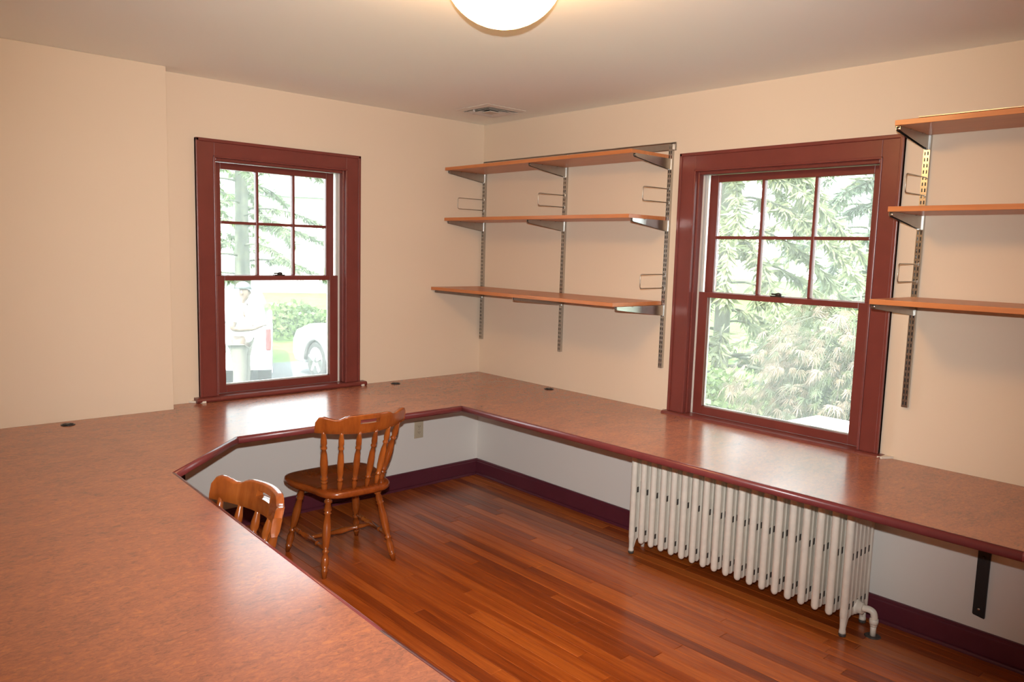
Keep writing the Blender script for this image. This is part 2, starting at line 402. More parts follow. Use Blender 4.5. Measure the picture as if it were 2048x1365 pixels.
def caulk2(pts): MB().prism([(-y_, x_) for x_, y_ in pts], .7405, .7505).build('caulk_fillet', M_caulk, W2)
caulk2([(-.001, -2.800), (-.055, -2.800), (-.050, -2.818), (-.001, -2.848)][::-1]); caulk2([(-.001, -1.610), (-.045, -1.634), (-.050, -1.650), (-.001, -1.650)][::-1])

# ================================================================== DESK
ZD = 0.74
edge = [(-.770, -4.75), (-.798, -3.547), (-.845, -.881), (-2.108, -.856), (-2.511, -1.248), (-2.558, -2.75), (-2.562, -3.72), (-3.62, -3.72)]
gap = .004
desk = empty('desk', (-1.5, -.45, 0)); tag(desk, 'U-shaped built-in desk with terracotta marbled top and red edging', 'desk')
def dchild(o): o.parent = desk; o.location = (1.5, .45, 0); return o
poly = [(-gap, -gap), (-gap, -4.75)] + edge + [(-3.62, CHY-gap), (CHX+gap, CHY-gap), (CHX+gap, -gap)]
poly = poly[::-1]
dchild(MB().prism(poly, ZD-.004, ZD).build('laminate_top', M_lino))
dchild(MB().prism(poly, ZD-.030, ZD-.0042).build('plywood_core', M_ply))
prof = [(0, ZD+.0003), (.007, ZD), (.0125, ZD-.003), (.016, ZD-.009), (.0165, ZD-.020), (.0135, ZD-.027), (.008, ZD-.031), (0, ZD-.031)]
def offs(i, d):
    p = Vector(edge[i]); ds = []
    if i > 0: ds.append((Vector(edge[i])-Vector(edge[i-1])).normalized())
    if i < len(edge)-1: ds.append((Vector(edge[i+1])-Vector(edge[i])).normalized())
    ns = [Vector((t.y*-1, t.x)) for t in ds]          # left normal of travel
    if len(ns) == 1: return p+ns[0]*d*SIDE
    b = (ns[0]+ns[1]).normalized(); return p+b*(d*SIDE/max(.3, b.dot(ns[0])))
SIDE = 1
# travelling -y... the open middle of the U lies to the left of travel when going +Y on the right run
for i in range(len(edge)-1):
    rs = []
    for k in (i, i+1):
        rs.append([(*offs(k, d), z) for d, z in prof])
    m = MB(); n = len(prof); m.add(rs[0]+rs[1], [(j, j+1, n+j+1, n+j) for j in range(n-1)]+[tuple(range(n-1,-1,-1)), tuple(range(n, 2*n)), (n-1, 0, n, 2*n-1)], True)
    dchild(m.build('edge_nosing', M_redn))
def grommet(x, y):
    m = MB(); m.lathe((x,y,ZD-.001), (x,y,ZD+.0035), [(0,.030),(.6,.030),(1,.0285)], 28)
    o = dchild(m.build('cable_grommet', M_blackp))
    m = MB(); m.lathe((x,y,ZD+.0034), (x,y,ZD+.0062), [(0,.022),(.7,.022),(1,.020)], 24); c = m.build('grommet_cap', M_black, o)
    m = MB(); m.box(x-.006, x+.006, y-.003, y+.003, ZD+.006, ZD+.0068); m.build('finger_notch', M_screw, o)
grommet(-2.630, -.206); grommet(-.767, -.102); grommet(-.076, -.785)

def desk_bracket(loc, rz, label):
    """black L bracket: wall leg, arm, gusset; local +x into the room, y along wall"""
    r = empty('desk_bracket', loc, rz); tag(r, label, 'bracket', 'black steel brackets under the desk')
    wdt = .045
    pl = [(-wdt/2, .18), (wdt/2, .165), (wdt/2, .7), (-wdt/2, .7)]
    m = MB(); m.extrude([(-wdt/2, .1765), (-wdt/2+.004, .172), (wdt/2, .165), (wdt/2, .708), (-wdt/2, .708)], lambda u,v,t: (t, u, v), .003, .016)
    m.build('wall_leg', M_black, r, bevel=.002)
    MB().box(.016, .55, -wdt/2, wdt/2, .695, .709).build('arm', M_black, r, bevel=.002)
    for z in (.20, .42, .60):
        MB().lathe((.015,.0,z), (.019,.0,z), [(0,.006),(.6,.006),(1,.003)], 10).build('screw', M_screw if z == .20 else M_black, r)
    return r
desk_bracket((0, -3.235, 0), math.pi, 'black metal desk bracket on the wall right of the radiator')
desk_bracket((-2.066, 0, 0), -math.pi/2, 'black metal desk bracket glimpsed under the angled desk corner')

# ================================================================== SHELVES
YS = [-.030, -.803, -1.585]; YR = [-2.880, -3.663, -4.446]
def standard_mesh(z0, z1):
    w_, d_, t_ = .025, .017, .0016
    m = MB()
    m.box(-t_, 0, -w_/2, w_/2, z0, z1)                          # back strip (in shadow, behind the slots)
    m.box(-d_, -t_, -w_/2, -w_/2+t_, z0, z1); m.box(-d_, -t_, w_/2-t_, w_/2, z0, z1)
    # perforated face: slots 4 x 15 mm on a 25 mm pitch in two columns
    m.box(-d_, -d_+t_, -w_/2+t_, -w_/2+.0045, z0, z1); m.box(-d_, -d_+t_, w_/2-.0045, w_/2-t_, z0, z1); m.box(-d_, -d_+t_, -.0035, .0035, z0, z1)
    z = z0
    while z < z1-.001:
        for a in (-.008, .0035): m.box(-d_, -d_+t_, a, a+.0045, z, min(z+.010, z1))
        z += .025
    return m.mesh('slotted_channel')
def bracket_mesh(L):
    m = MB(); hb = .058; ht = .017
    for s_ in (-1, 1):
        y0 = s_*.0065; y1 = s_*.008
        m.extrude([(-.017, 0), (-.017, -hb), (-L+.006, -ht), (-L, -ht+.004), (-L, 0)], lambda u,v,t: (u, t, v), y0, y1)
    m.box(-L, -.02, -.0065, .0065, -.0015, 0)
    m.cyl((-L+.008, -.009, -ht/2), (-L+.008, .009, -ht/2), .006, n=10)
    return m.mesh('bracket')
ST_A = standard_mesh(.977, 2.188)
ST_A.materials.append(M_metal)
BR_S = bracket_mesh(.318); BR_L = bracket_mesh(.412)
for b_ in (BR_S, BR_L): b_.materials.append(M_metal_b)
scr = MB().lathe((0,0,0), (0,0,-.003), [(0,.004),(.6,.004),(1,.002)], 8).mesh('screw'); scr.materials.append(M_screw)
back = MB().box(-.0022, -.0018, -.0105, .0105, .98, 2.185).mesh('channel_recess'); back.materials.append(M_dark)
ZA = [2.112, 1.784, 1.326]; ZR = [2.118, 1.790, 1.431]       # undersides of the shelf boards (top to bottom)
TH = .020
def standard(y, zs, label, group):
    r = empty('shelf_standard', (0, y, .977)); tag(r, label, 'shelf upright', group)
    def ch(name, me, loc):
        o = bpy.data.objects.new(name, me); COL.objects.link(o); o.parent = r; o.location = (loc[0], loc[1], loc[2]-.977); return o
    ch('slotted_channel', ST_A, (-.001, 0, 0)); ch('channel_recess', back, (-.001, 0, 0))
    for k, z in enumerate(zs):
        L = .412 if k == 2 else .318
        b_ = ch('bracket', BR_L if k == 2 else BR_S, (-.001, 0, z-.0008))
        for fx in (.3, .7):
            s_ = bpy.data.objects.new('screw', scr); COL.objects.link(s_); s_.parent = b_; s_.location = (-L*fx, -.0105, -.0002)
LBL = ['slotted metal shelf upright in the room corner with three brackets', 'slotted metal shelf upright in the middle of the corner shelves', 'slotted metal shelf upright just left of the wider window']
for y, l in zip(YS, LBL): standard(y, ZA, l, 'uprights of the corner shelves')
LBL = ['slotted metal shelf upright just right of the wider window', 'middle upright of the right-hand shelves, beyond the picture edge', 'far upright of the right-hand shelves, beyond the picture edge']
standard(YR[0], ZR, LBL[0], 'uprights of the right-hand shelves')
standard(YR[1], ZR, LBL[1], 'uprights of the right-hand shelves')
def board(x1, y0, y1, z, label, group):
    m = MB().box(x1, -.021, y0, y1, z, z+TH)
    tag(m.build('wall_shelf', M_shelf, bevel=.0012), label, 'shelf', group)
for k, (z, nm) in enumerate(zip(ZA, ('top', 'middle', 'bottom'))):
    board(-.432 if k == 2 else -.333, -1.578, -.006, z, f'{nm} maple board of the corner shelves'+(', the deepest one' if k == 2 else ''), 'maple boards of the corner shelves')
for k, (z, nm) in enumerate(zip(ZR, ('top', 'middle', 'bottom'))):
    board(-.432 if k == 2 else -.333, -4.50, -2.872, z, f'{nm} maple board of the shelves right of the wider window', 'maple boards of the right-hand shelves')
for (ya, yb, l) in ((-.012, -1.611, 'grey metal hanging rail above the corner shelves'), (-2.835, -4.52, 'grey metal hanging rail above the right-hand shelves')):
    m = MB(); m.extrude([(0,2.156),(-.003,2.156),(-.006,2.160),(-.006,2.192),(-.010,2.196),(-.010,2.199),(0,2.199)], lambda u,v,t: (u-.0005, t, v), yb, ya)
    tag(m.build('hanging_rail', M_metal_b), l, 'rail')
def bookend(y, z0, z1, xo, label):
    pts = [(-.016, z1), (xo+.012, z1), (xo+.004, z1-.003), (xo, z1-.011), (xo, z0+.011), (xo+.004, z0+.003), (xo+.012, z0), (-.016, z0)]
    m = MB().tube([(px, 0, pz) for px, pz in pts], .0024, 8)
    o = m.build('wire_bookend', M_wire); o.location = (0, y, 0); tag(o, label, 'bookend', 'wire bookends on the shelf uprights')
    MB().box(-.0195, -.015, -.004, .004, z0-.008, z0+.006).build('hook', M_metal, o); MB().box(-.0195, -.015, -.004, .004, z1-.006, z1+.008).build('hook', M_metal, o)
bookend(YS[0]-.004, 1.868, 1.940, -.243, 'wire loop bookend on the corner upright above the middle shelf')
bookend(YS[1]-.004, 1.872, 1.944, -.243, 'wire loop bookend on the central upright of the corner shelves')
bookend(YS[2]-.004, 1.879, 1.951, -.242, 'upper wire loop bookend left of the wider window')
bookend(YS[2]-.004, 1.419, 1.493, -.230, 'lower wire loop bookend left of the wider window')
bookend(YR[0]-.004, 1.873, 1.947, -.214, 'upper wire loop bookend right of the wider window')
bookend(YR[0]-.004, 1.516, 1.589, -.214, 'lower wire loop bookend right of the wider window')

# ================================================================== CHAIRS
def chair(loc, rz, label):
    r = empty('dining_chair', loc, rz); tag(r, label, 'chair', 'honey maple spindle-back chairs')
    half = [(0,-.238), (.075,-.236), (.135,-.222), (.176,-.185), (.192,-.135), (.197,-.085), (.211,-.03), (.231,.03), (.241,.10), (.236,.165), (.205,.215), (.13,.238), (0,.243)]
    half = catmull(half, 4)
    outl = half + [(-x_, y_) for x_, y_ in half[-2:0:-1]]
    n = len(outl); zt = .42
    rings = []
    for s_, z in ((.90,.385), (.965,.388), (.995,.396), (1.0,.405), (.995,.413), (.975,.4185), (.94,.42)):
        rings.append([(x_*s_, y_*s_, z) for x_, y_ in outl])
    for s_, z in ((.8,.4185), (.6,.413), (.35,.409), (.12,.4085)):       # shallow saddle
        rings.append([(x_*s_, y_*s_, z+(.004 if y_ < -.1 else 0)*s_) for x_, y_ in outl])
    MB().rings(rings).build('seat', M_seat, r)
    # crest rail: curved in plan, scalloped top, hand slot
    W2 = .236
    def plan(x_): return -.205-.085*(1-(abs(x_)/W2)**2)
    def top(x_):
        a = abs(x_)
        pts = [(0,.808), (.095,.806), (.115,.801), (.14,.790), (.160,.789), (.185,.796), (.205,.803), (.222,.803), (.232,.794), (.236,.780)]
        for (p, q), (p2, q2) in zip(pts, pts[1:]):
            if a <= p2: t = (a-p)/(p2-p); t = t*t*(3-2*t); return q+(q2-q)*t
        return pts[-1][1]
    def bot(x_): return .712+.012*(abs(x_)/W2)**2
    N = 48; xs = [-W2+2*W2*i/N for i in range(N+1)]
    sw, sz0, sz1 = .050, .762, .784                                      # slot half width, heights
    th = .0125
    m = MB(); cols = []
    for x_ in xs:
        t = .0; yb_ = plan(x_); tilt = .22
        tz, bz = top(x_), bot(x_)
        lv = [bz, bz+(sz0-bz)*.5, sz0, sz1, max(tz-.004, sz1+.001), max(tz, sz1+.003)]
        if abs(x_) > .2: lv = [bz+(tz-bz)*q for q in (0,.3,.55,.8,.95,1)]
        dx = -2*.085*(-1)*x_/W2**2
        nv = Vector((-dx, 1)).normalized()
        fr_ = []; bk = []
        for j, z in enumerate(lv):
            lean = -(z-.76)*tilt
            tt = th*(.6 if j in (0, 5) else 1.0)
            fr_.append((x_+nv.x*tt, yb_+nv.y*tt+lean, z)); bk.append((x_-nv.x*tt, yb_-nv.y*tt+lean, z))
        cols.append(fr_+bk[::-1])
    K = 12; vs = [p for c in cols for p in c]; fs = []
    ins = lambda i: abs((xs[i]+xs[i+1])/2) < sw
    for i in range(N):
        for j in range(K):
            j2 = (j+1) % K
            if ins(i) and (j == 2 or j == 8): continue
            fs.append((i*K+j, (i+1)*K+j, (i+1)*K+j2, i*K+j2))
        if ins(i):
            fs.append((i*K+2, i*K+9, (i+1)*K+9, (i+1)*K+2)); fs.append((i*K+3, (i+1)*K+3, (i+1)*K+8, i*K+8))
            if not ins(i-1): fs.append((i*K+2, i*K+3, i*K+8, i*K+9))
            if not ins(i+1): k = i+1; fs.append((k*K+2, k*K+9, k*K+8, k*K+3))
    fs.append(tuple(range(K))[::-1]); fs.append(tuple(N*K+j for j in range(K)))
    m.add(vs, fs, True); m.build('crest_rail', M_chair, r, bevel=.0015)
    # spindles: two stout outer posts and four slim ones
    slim = [(0,0.0084),(0.1,0.0118),(0.16,0.0129),(0.19,0.0098),(0.2,0.014),(0.215,0.014),(0.225,0.0098),(0.34,0.0162),(0.48,0.0168),(0.62,0.014),(0.7,0.009),(0.715,0.014),(0.735,0.014),(0.75,0.0098),(0.8,0.0143),(0.86,0.014),(0.94,0.0095),(1,0.0078)]
    stout = [(0,0.0121),(0.06,0.0152),(0.12,0.0163),(0.14,0.0117),(0.155,0.0173),(0.175,0.0173),(0.185,0.0117),(0.205,0.0173),(0.225,0.0173),(0.24,0.0122),(0.34,0.0184),(0.48,0.0194),(0.62,0.0158),(0.7,0.0101),(0.715,0.0158),(0.735,0.0158),(0.75,0.0106),(0.8,0.0158),(0.86,0.0152),(0.94,0.011),(1,0.0095)]
    bases = [(-.153,-.125), (-.098,-.178), (-.034,-.200), (.034,-.200), (.098,-.178), (.153,-.125)]
    tx = [-.202, -.128, -.044, .044, .128, .202]
    for k, ((bx, by), t) in enumerate(zip(bases, tx)):
        MB().lathe((bx, by, .408), (t, plan(t)+.006, bot(t)+.012), stout if k in (0, 5) else slim, 12).build('spindle', M_chair, r)
    # legs
    lp = [(0,0.0146),(0.03,0.0178),(0.055,0.0189),(0.07,0.0132),(0.085,0.02),(0.11,0.02),(0.12,0.0137),(0.2,0.0205),(0.22,0.0148),(0.235,0.0211),(0.25,0.0148),(0.4,0.0211),(0.52,0.0205),(0.62,0.0167),(0.665,0.011),(0.675,0.0178),(0.7,0.0178),(0.71,0.0116),(0.77,0.0184),(0.84,0.0189),(0.9,0.0137),(0.905,0.0184),(0.915,0.0162),(1,0.0103)]
    feet = {'rl': (-.192,-.205), 'rr': (.192,-.205), 'fl': (-.200,.215), 'fr': (.200,.215)}
    tops = {'rl': (-.130,-.125), 'rr': (.130,-.125), 'fl': (-.145,.130), 'fr': (.145,.130)}
    for k in feet: MB().lathe((*tops[k], .392), (*feet[k], 0), lp, 12).build('leg', M_chair, r)
    sp = [(0,0.0068),(0.1,0.0095),(0.2,0.011),(0.225,0.0074),(0.235,0.0131),(0.255,0.0131),(0.265,0.008),(0.5,0.0163),(0.735,0.008),(0.745,0.0131),(0.765,0.0131),(0.775,0.0074),(0.8,0.011),(0.9,0.0095),(1,0.0068)]
    P = lambda k, z: Vector((*tops[k], .392)).lerp(Vector((*feet[k], 0)), 1-z/.392)
    zl = .135; mids = []
    for a, b in (('rl','fl'), ('rr','fr')):
        p, q = P(a, zl), P(b, zl); mids.append((p+q)/2)
        MB().lathe(p, q, sp, 12).build('side_stretcher', M_chair, r)
    MB().lathe(mids[0], mids[1], sp, 12).build('cross_stretcher', M_chair, r)
    return r
chair((-1.515, -.742, 0), R(-3.0), 'honey maple spindle chair standing free near the room corner')
chair((-2.682, -1.812, 0), R(91.5), 'honey maple spindle chair pushed under the near desk wing')

# ================================================================== RADIATOR
def radiator():
    N, P = 19, .0641; y0 = -1.656; x0, x1 = -.300, -.070
    r = empty('radiator', (-.185, (y0+y0-P*(N-1))/2, 0)); tag(r, 'cream cast-iron column radiator under the wider window', 'radiator')
    zb, zt = .072, .605; nt_ = 6; dx = (x1-x0-.034)/(nt_-1)
    m = MB()
    def vtube(xc, rx, ry, za, zc):
        rs = []; nn = 12
        for z, k in ((za, .45), (za+.006, .8), (za+.016, 1), (zc-.016, 1), (zc-.006, .8), (zc, .45)):
            rs.append([(xc+rx*k*math.cos(2*math.pi*i/nn), ry*k*math.sin(2*math.pi*i/nn), z) for i in range(nn)])
        m.rings(rs)
    for k in range(nt_):
        xc = -.115+.017+dx*k
        vtube(xc, .0175, .0165 if k in (0, nt_-1) else .0145, zb, zt)
        if k < nt_-1:
            for a, b in ((zb+.012, .116), (.143, .335), (.366, zt-.012)):
                m.box(xc+.010, xc+dx-.010, -.0115, .0115, a, b)
    for z in (zb+.035, zt-.04):                                # hubs joining the sections
        m.lathe((0, -P/2, z), (0, P/2, z), [(0,.020),(.12,.024),(.25,.020),(.75,.020),(.88,.024),(1,.020)], 16)
    me = m.mesh('section'); me.materials.append(M_rad)
    sm_ = MB()  # dark plates set in the web holes, their shade put in as colour
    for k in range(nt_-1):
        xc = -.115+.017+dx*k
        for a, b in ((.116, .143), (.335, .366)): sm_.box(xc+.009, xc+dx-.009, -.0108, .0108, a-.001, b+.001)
    sme = sm_.mesh('gap_shade_fill'); sme.materials.append(M_scuff_shade)
    cy = (y0+y0-P*(N-1))/2
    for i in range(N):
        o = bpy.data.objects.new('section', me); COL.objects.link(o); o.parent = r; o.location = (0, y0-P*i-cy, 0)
        q_ = bpy.data.objects.new('gap_shade_fill', sme); COL.objects.link(q_); q_.parent = o; stuff(q_)
    for yy, sgn in ((y0-cy, 1), (y0-P*(N-1)-cy, -1)):
        for xx in (-.098, .098):
            s_ = 1 if xx > 0 else -1
            prof = [(0,.0165),(.25,.0160),(.55,.0135),(.80,.0125),(.90,.0145),(1,.0150)]
            mm = MB().lathe((xx, yy, .12), (xx+s_*-.0, yy, .012), prof, 12)
            mm.extrude([(xx-s_*.012, .115), (xx-s_*.058, .085), (xx-s_*.030, .070), (xx-s_*.012, .03)][::s_], lambda u,v,t: (u, yy+t, v), -.008, .008)
            mm.build('leg', M_rad, r)
            MB().lathe((xx, yy, .014), (xx, yy, 0), [(0,.0150),(.5,.0152),(1,.0140)], 12).build('foot', M_scuff_shade, r)
    ye = y0-P*(N-1)-cy
    MB().lathe((0.0, ye-.005, .108), (0.0, ye-.040, .108), [(0,.034),(.35,.036),(.4,.028),(1,.026)], 6).build('union_nut', M_rad, r)
    pipe = MB().tube(catmull([(0.0, ye-.038, .110), (.003, ye-.060, .112), (.005, ye-.078, .106), (.006, ye-.085, .088), (.006, ye-.085, .070), (.006, ye-.085, .045)], 4), .0145, 12)
    pipe.lathe((.006, ye-.085, .078), (.006, ye-.085, .054), [(0,.0175),(.5,.019),(1,.0175)], 10)
    pipe.build('supply_elbow', M_rad, r)
    MB().cyl((.006, ye-.085, .052), (.006, ye-.085, 0), .0125, .0118, 12).build('supply_pipe', M_rad, r)
    MB().lathe((.006, ye-.085, .003), (.006, ye-.085, .0), [(0,.030),(1,.034)], 18).build('floor_flange', M_scuff_shade, r)
    yl = y0-cy
    m2 = MB().lathe((.06, yl+.010, .155), (.06, yl+.052, .155), [(0,.008),(.4,.008),(.45,.014),(.9,.014),(1,.010)], 10); m2.build('air_valve', M_black, r)
    MB().cyl((.03, yl+.022, .13), (.03, yl+.022, 0), .011, .011, 10).build('return_pipe', M_rad, r)
radiator()

# ================================================================== SMALL FITTINGS
def outlet():
    r = empty('wall_outlet', (-.513, 0, .389)); tag(r, 'ivory duplex power outlet on the wall below the desk', 'outlet')
    MB().box(-.036, .036, -.006, -.0005, -.058, .058).build('cover_plate', M_plate, r, bevel=.003)
    for z in (.020, -.020):
        f = MB(); f.extrude(catmull([(-.017,.0),(-.013,.013),(0,.0145),(.013,.013),(.017,0),(.013,-.013),(0,-.0145),(-.013,-.013)], 3, True), lambda u,v,t: (u, t, v+z), -.006, -.0085)
        o = f.build('receptacle', M_plate, r)
        for dx in (-.006, .006): MB().box(dx-.0012, dx+.0012, -.009, -.0084, z-.001, z+.007).build('slot', M_dark, o)
        MB().cyl((0,-.0084,z-.007), (0,-.009,z-.007), .0022, n=8).build('ground_hole', M_dark, o)
    MB().lathe((0,-.006,0), (0,-.008,0), [(0,.003),(1,.002)], 10).build('screw', M_screw, r)
outlet()

def vent():
    cx, cy, hw = -.348, -.477, .150
    r = empty('ceiling_vent', (cx, cy, H)); tag(r, 'square louvred air vent in the ceiling near the room corner', 'air vent')
    def ring(a, za, b, zb_, name, t=.0015):
        A_ = [(-a,-a,za),(a,-a,za),(a,a,za),(-a,a,za)]; B_ = [(-b,-b,zb_),(b,-b,zb_),(b,b,zb_),(-b,b,zb_)]
        A2 = [(x_,y_,z+t) for x_,y_,z in A_]; B2 = [(x_,y_,z+t) for x_,y_,z in B_]
        m = MB(); fs = []
        for i in range(4):
            j = (i+1) % 4; fs += [(i,j,4+j,4+i), (8+i,12+i,12+j,8+j), (i,8+i,8+j,j), (4+i,4+j,12+j,12+i)]
        m.add(A_+B_+A2+B2, fs); m.build(name, M_vent, r)
    ring(.150, -.004, .122, -.013, 'frame', .003)
    ring(.116, -.018, .090, -.005, 'louvre'); ring(.082, -.018, .056, -.005, 'louvre')
    MB().box(-.040, .040, -.040, .040, -.018, -.013).build('centre_plate', M_vent, r, bevel=.003)
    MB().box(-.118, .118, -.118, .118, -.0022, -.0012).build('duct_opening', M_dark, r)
    MB().box(-.118, -.108, .02, .026, -.024, -.012).build('damper_lever', M_white, r)
vent()

def lamp():
    cx, cy = -1.905, -2.365
    r = empty('ceiling_lamp', (cx, cy, H)); tag(r, 'lit round opal glass flush ceiling lamp', 'lamp')
    m = MB(); m.lathe((0,0,0), (0,0,-.032), [(0,.150),(.3,.165),(.7,.178),(1,.180)], 40); m.build('base_pan', M_brass, r)
    rs = []; n = 48
    for k in range(13):
        t = math.pi/2*k/12; q = max(math.cos(t), .03)
        rs.append([(.180*q*math.cos(2*math.pi*i/n), .180*q*math.sin(2*math.pi*i/n), -.032-.162*math.sin(t)) for i in range(n)])
    MB().rings(rs, True, False).build('glass_dome', M_lampglass, r)
lamp()

# ================================================================== OUTSIDE
ZG = -0.68
def leafmat(name, col, var=0.35, trans=0.35, scale=2.5):
    nt = NT(name); b = nt.b; b.inputs['Roughness'].default_value = 0.5
    g = nt.n('ShaderNodeNewGeometry'); nz = nt.n('ShaderNodeTexNoise', Scale=scale, Detail=4.0); nt.l(g.outputs['Position'], nz.inputs['Vector'])
    lo = tuple(c*(1-var) for c in col)+(1,); hi = tuple(min(1, c*(1+var)) for c in col)+(1,)
    cr = ramp(nt, nz.outputs[0], [(0.32, lo), (0.68, hi)]); nt.l(cr, b.inputs['Base Color'])
    tl = nt.n('ShaderNodeBsdfTranslucent'); nt.l(cr, tl.inputs[0])
    mx = nt.n('ShaderNodeMixShader'); mx.inputs[0].default_value = trans
    nt.l(b.outputs[0], mx.inputs[1]); nt.l(tl.outputs[0], mx.inputs[2]); nt.l(mx.outputs[0], nt.out.inputs[0])
    return nt.m
M_grass = plain('sunlit_lawn', (0.075, 0.135, 0.028, 1), 0.9, noise=0.4, nscale=1.6, spec=0.1)
M_asph = plain('pale_asphalt', (0.085, 0.092, 0.095, 1), 0.9, noise=0.15, nscale=8, spec=0.2)
M_bark = plain('grey_bark', (0.065, 0.068, 0.045, 1), 0.9, noise=0.4, nscale=5, bump=0.6, bscale=14)
M_con = leafmat('conifer_needles', (0.115, 0.155, 0.07))
M_con2 = leafmat('pale_conifer_sprays', (0.21, 0.235, 0.125), 0.4)
M_spr = leafmat('blue_spruce_needles', (0.165, 0.20, 0.14))
M_shr = leafmat('bright_shrub_leaves', (0.10, 0.155, 0.04))
M_map = leafmat('bronze_maple_leaves', (0.225, 0.17, 0.125), 0.35, 0.4, 5)
M_mapg = leafmat('green_maple_leaves', (0.085, 0.11, 0.05), 0.4, 0.4, 5)
M_carw = plain('white_car_paint', (0.75, 0.76, 0.77, 1), 0.2, noise=0.01, coat=0.6)
M_carg = plain('car_window', (0.05, 0.065, 0.07, 1), 0.08, noise=0.02)
M_tyre = plain('tyre_rubber', (0.05, 0.05, 0.05, 1), 0.8, noise=0.1)
M_rim = plain('alloy_rim', (0.55, 0.55, 0.55, 1), 0.25, metal=0.9, noise=0.03)
M_tail = plain('tail_light_red', (0.18, 0.03, 0.035, 1), 0.2, noise=0.05)
M_trimp = plain('grey_trim_plastic', (0.10, 0.10, 0.10, 1), 0.6, noise=0.05)
M_house = plain('white_clapboard', (0.78, 0.78, 0.76, 1), 0.7, noise=0.03)
M_roof = plain('grey_shingle', (0.14, 0.15, 0.16, 1), 0.85, noise=0.15, nscale=3)
M_pane = plain('curtained_pane', (0.40, 0.42, 0.44, 1), 0.3, noise=0.03)
M_skin = plain('skin', (0.13, 0.082, 0.062, 1), 0.55, noise=0.04)
M_shirt = plain('white_cotton', (0.78, 0.78, 0.78, 1), 0.9, noise=0.03)
M_khaki = plain('khaki_cotton', (0.10, 0.092, 0.075, 1), 0.9, noise=0.06)
M_cap = plain('grey_cap_cloth', (0.085, 0.095, 0.10, 1), 0.9, noise=0.04)
M_shoe = plain('dark_shoe_leather', (0.05, 0.04, 0.035, 1), 0.5, noise=0.1)

struct(MB().box(-40, 70, -30, 90, ZG-.3, ZG).build('ground', M_grass), 'green lawn outside the windows')
struct(MB().prism([(-12, 4.2), (9, 4.2), (5.6, 9.3), (-12, 12.5)], ZG-.05, ZG+.012).build('driveway', M_asph), 'grey driveway under the parked cars')

def conifer(loc, hgt, tr, label, mat, seed, z0=1.5, nb=46, blen=2.6, droop=.5, spray=26, sl=.34, lean=0.0, group='evergreens outside the windows'):
    rg = random.Random(seed)
    r = empty('evergreen_tree', (loc[0], loc[1], ZG)); tag(r, label, 'tree', group)
    tp = [(0, 0, -.1), (lean*.2, 0, hgt*.25), (lean*.6, .05, hgt*.6), (lean, 0, hgt)]
    cm = catmull(tp, 6); rr = [tr*(1.25 if i == 0 else 1)*(1-.93*i/(len(cm)-1))+.012 for i in range(len(cm))]
    MB().tube(cm, rr, 12).build('trunk', M_bark, r)
    br = MB(); lf = MB()
    for k in range(nb):
        t = (k+rg.random())/nb; z = z0+(hgt*.97-z0)*t; a = rg.uniform(0, 2*math.pi)
        L = blen*(1-t*.85)*rg.uniform(.7, 1.15)+.25
        pts = []
        for s_ in range(7):
            u = s_/6
            pts.append((math.cos(a)*L*u+lean*z/hgt, math.sin(a)*L*u, z+L*(.18*u-droop*u*u)))
        br.tube(pts, [max(.004, .030*(1-.9*u/6)*(L/2.5)) for u in range(7)], 5)
        for j in range(int(spray*L)):
            u = rg.uniform(.15, 1)**.8; f = u*6; i0 = min(int(f), 5); q = f-i0
            p = Vector(pts[i0]).lerp(Vector(pts[i0+1]), q)
            for _ in range(8):
                d = Vector((rg.gauss(0,.55)+math.cos(a)*.4, rg.gauss(0,.55)+math.sin(a)*.4, rg.gauss(-.75,.45))).normalized()*sl*rg.uniform(.3, .75)
                w_ = d.cross(Vector((rg.gauss(0,1), rg.gauss(0,1), rg.gauss(0,1)))).normalized()*sl*.05
                m_ = p+d*.5
                lf.add([p, m_-w_, p+d, m_+w_], [(0,1,2,3)])
    br.build('branches', M_bark, r); stuff(lf.build('needles', mat, r))
conifer((4.75, 15.4), 13, .22, 'tall evergreen trunk with sparse branches seen through the narrower window', M_con, 3, z0=1.3, nb=72, blen=2.6, droop=.4, spray=24, sl=.36)
conifer((9.3, 17.5), 11, .20, 'further evergreen right of the tall trunk, seen through the narrower window', M_con, 8, z0=2.8, nb=26, blen=3.4, spray=13, sl=.42)
conifer((4.6, 18.6), 10, .20, 'bright green tree standing close behind the tall evergreen trunk', M_shr, 14, z0=1.0, nb=44, blen=2.6, spray=14, sl=.40)
conifer((4.7, 1.05), 8.5, .11, 'weeping evergreen at the left of the wider window view', M_con2, 21, z0=.15, nb=110, blen=1.9, droop=.75, spray=44, sl=.30)
conifer((8.2, .35), 10, .20, 'weeping evergreen in the middle of the wider window view', M_spr, 22, z0=.3, nb=80, blen=2.4, droop=.7, spray=26, sl=.36)
conifer((9.2, -2.6), 9, .20, 'dense evergreen at the right of the wider window view', M_spr, 23, z0=.3, nb=70, blen=2.4, droop=.5, spray=26, sl=.36)
conifer((13.5, 3.0), 12, .24, 'distant evergreen behind the weeping pair', M_con2, 24, z0=.3, nb=60, blen=3.4, droop=.55, spray=16, sl=.5)

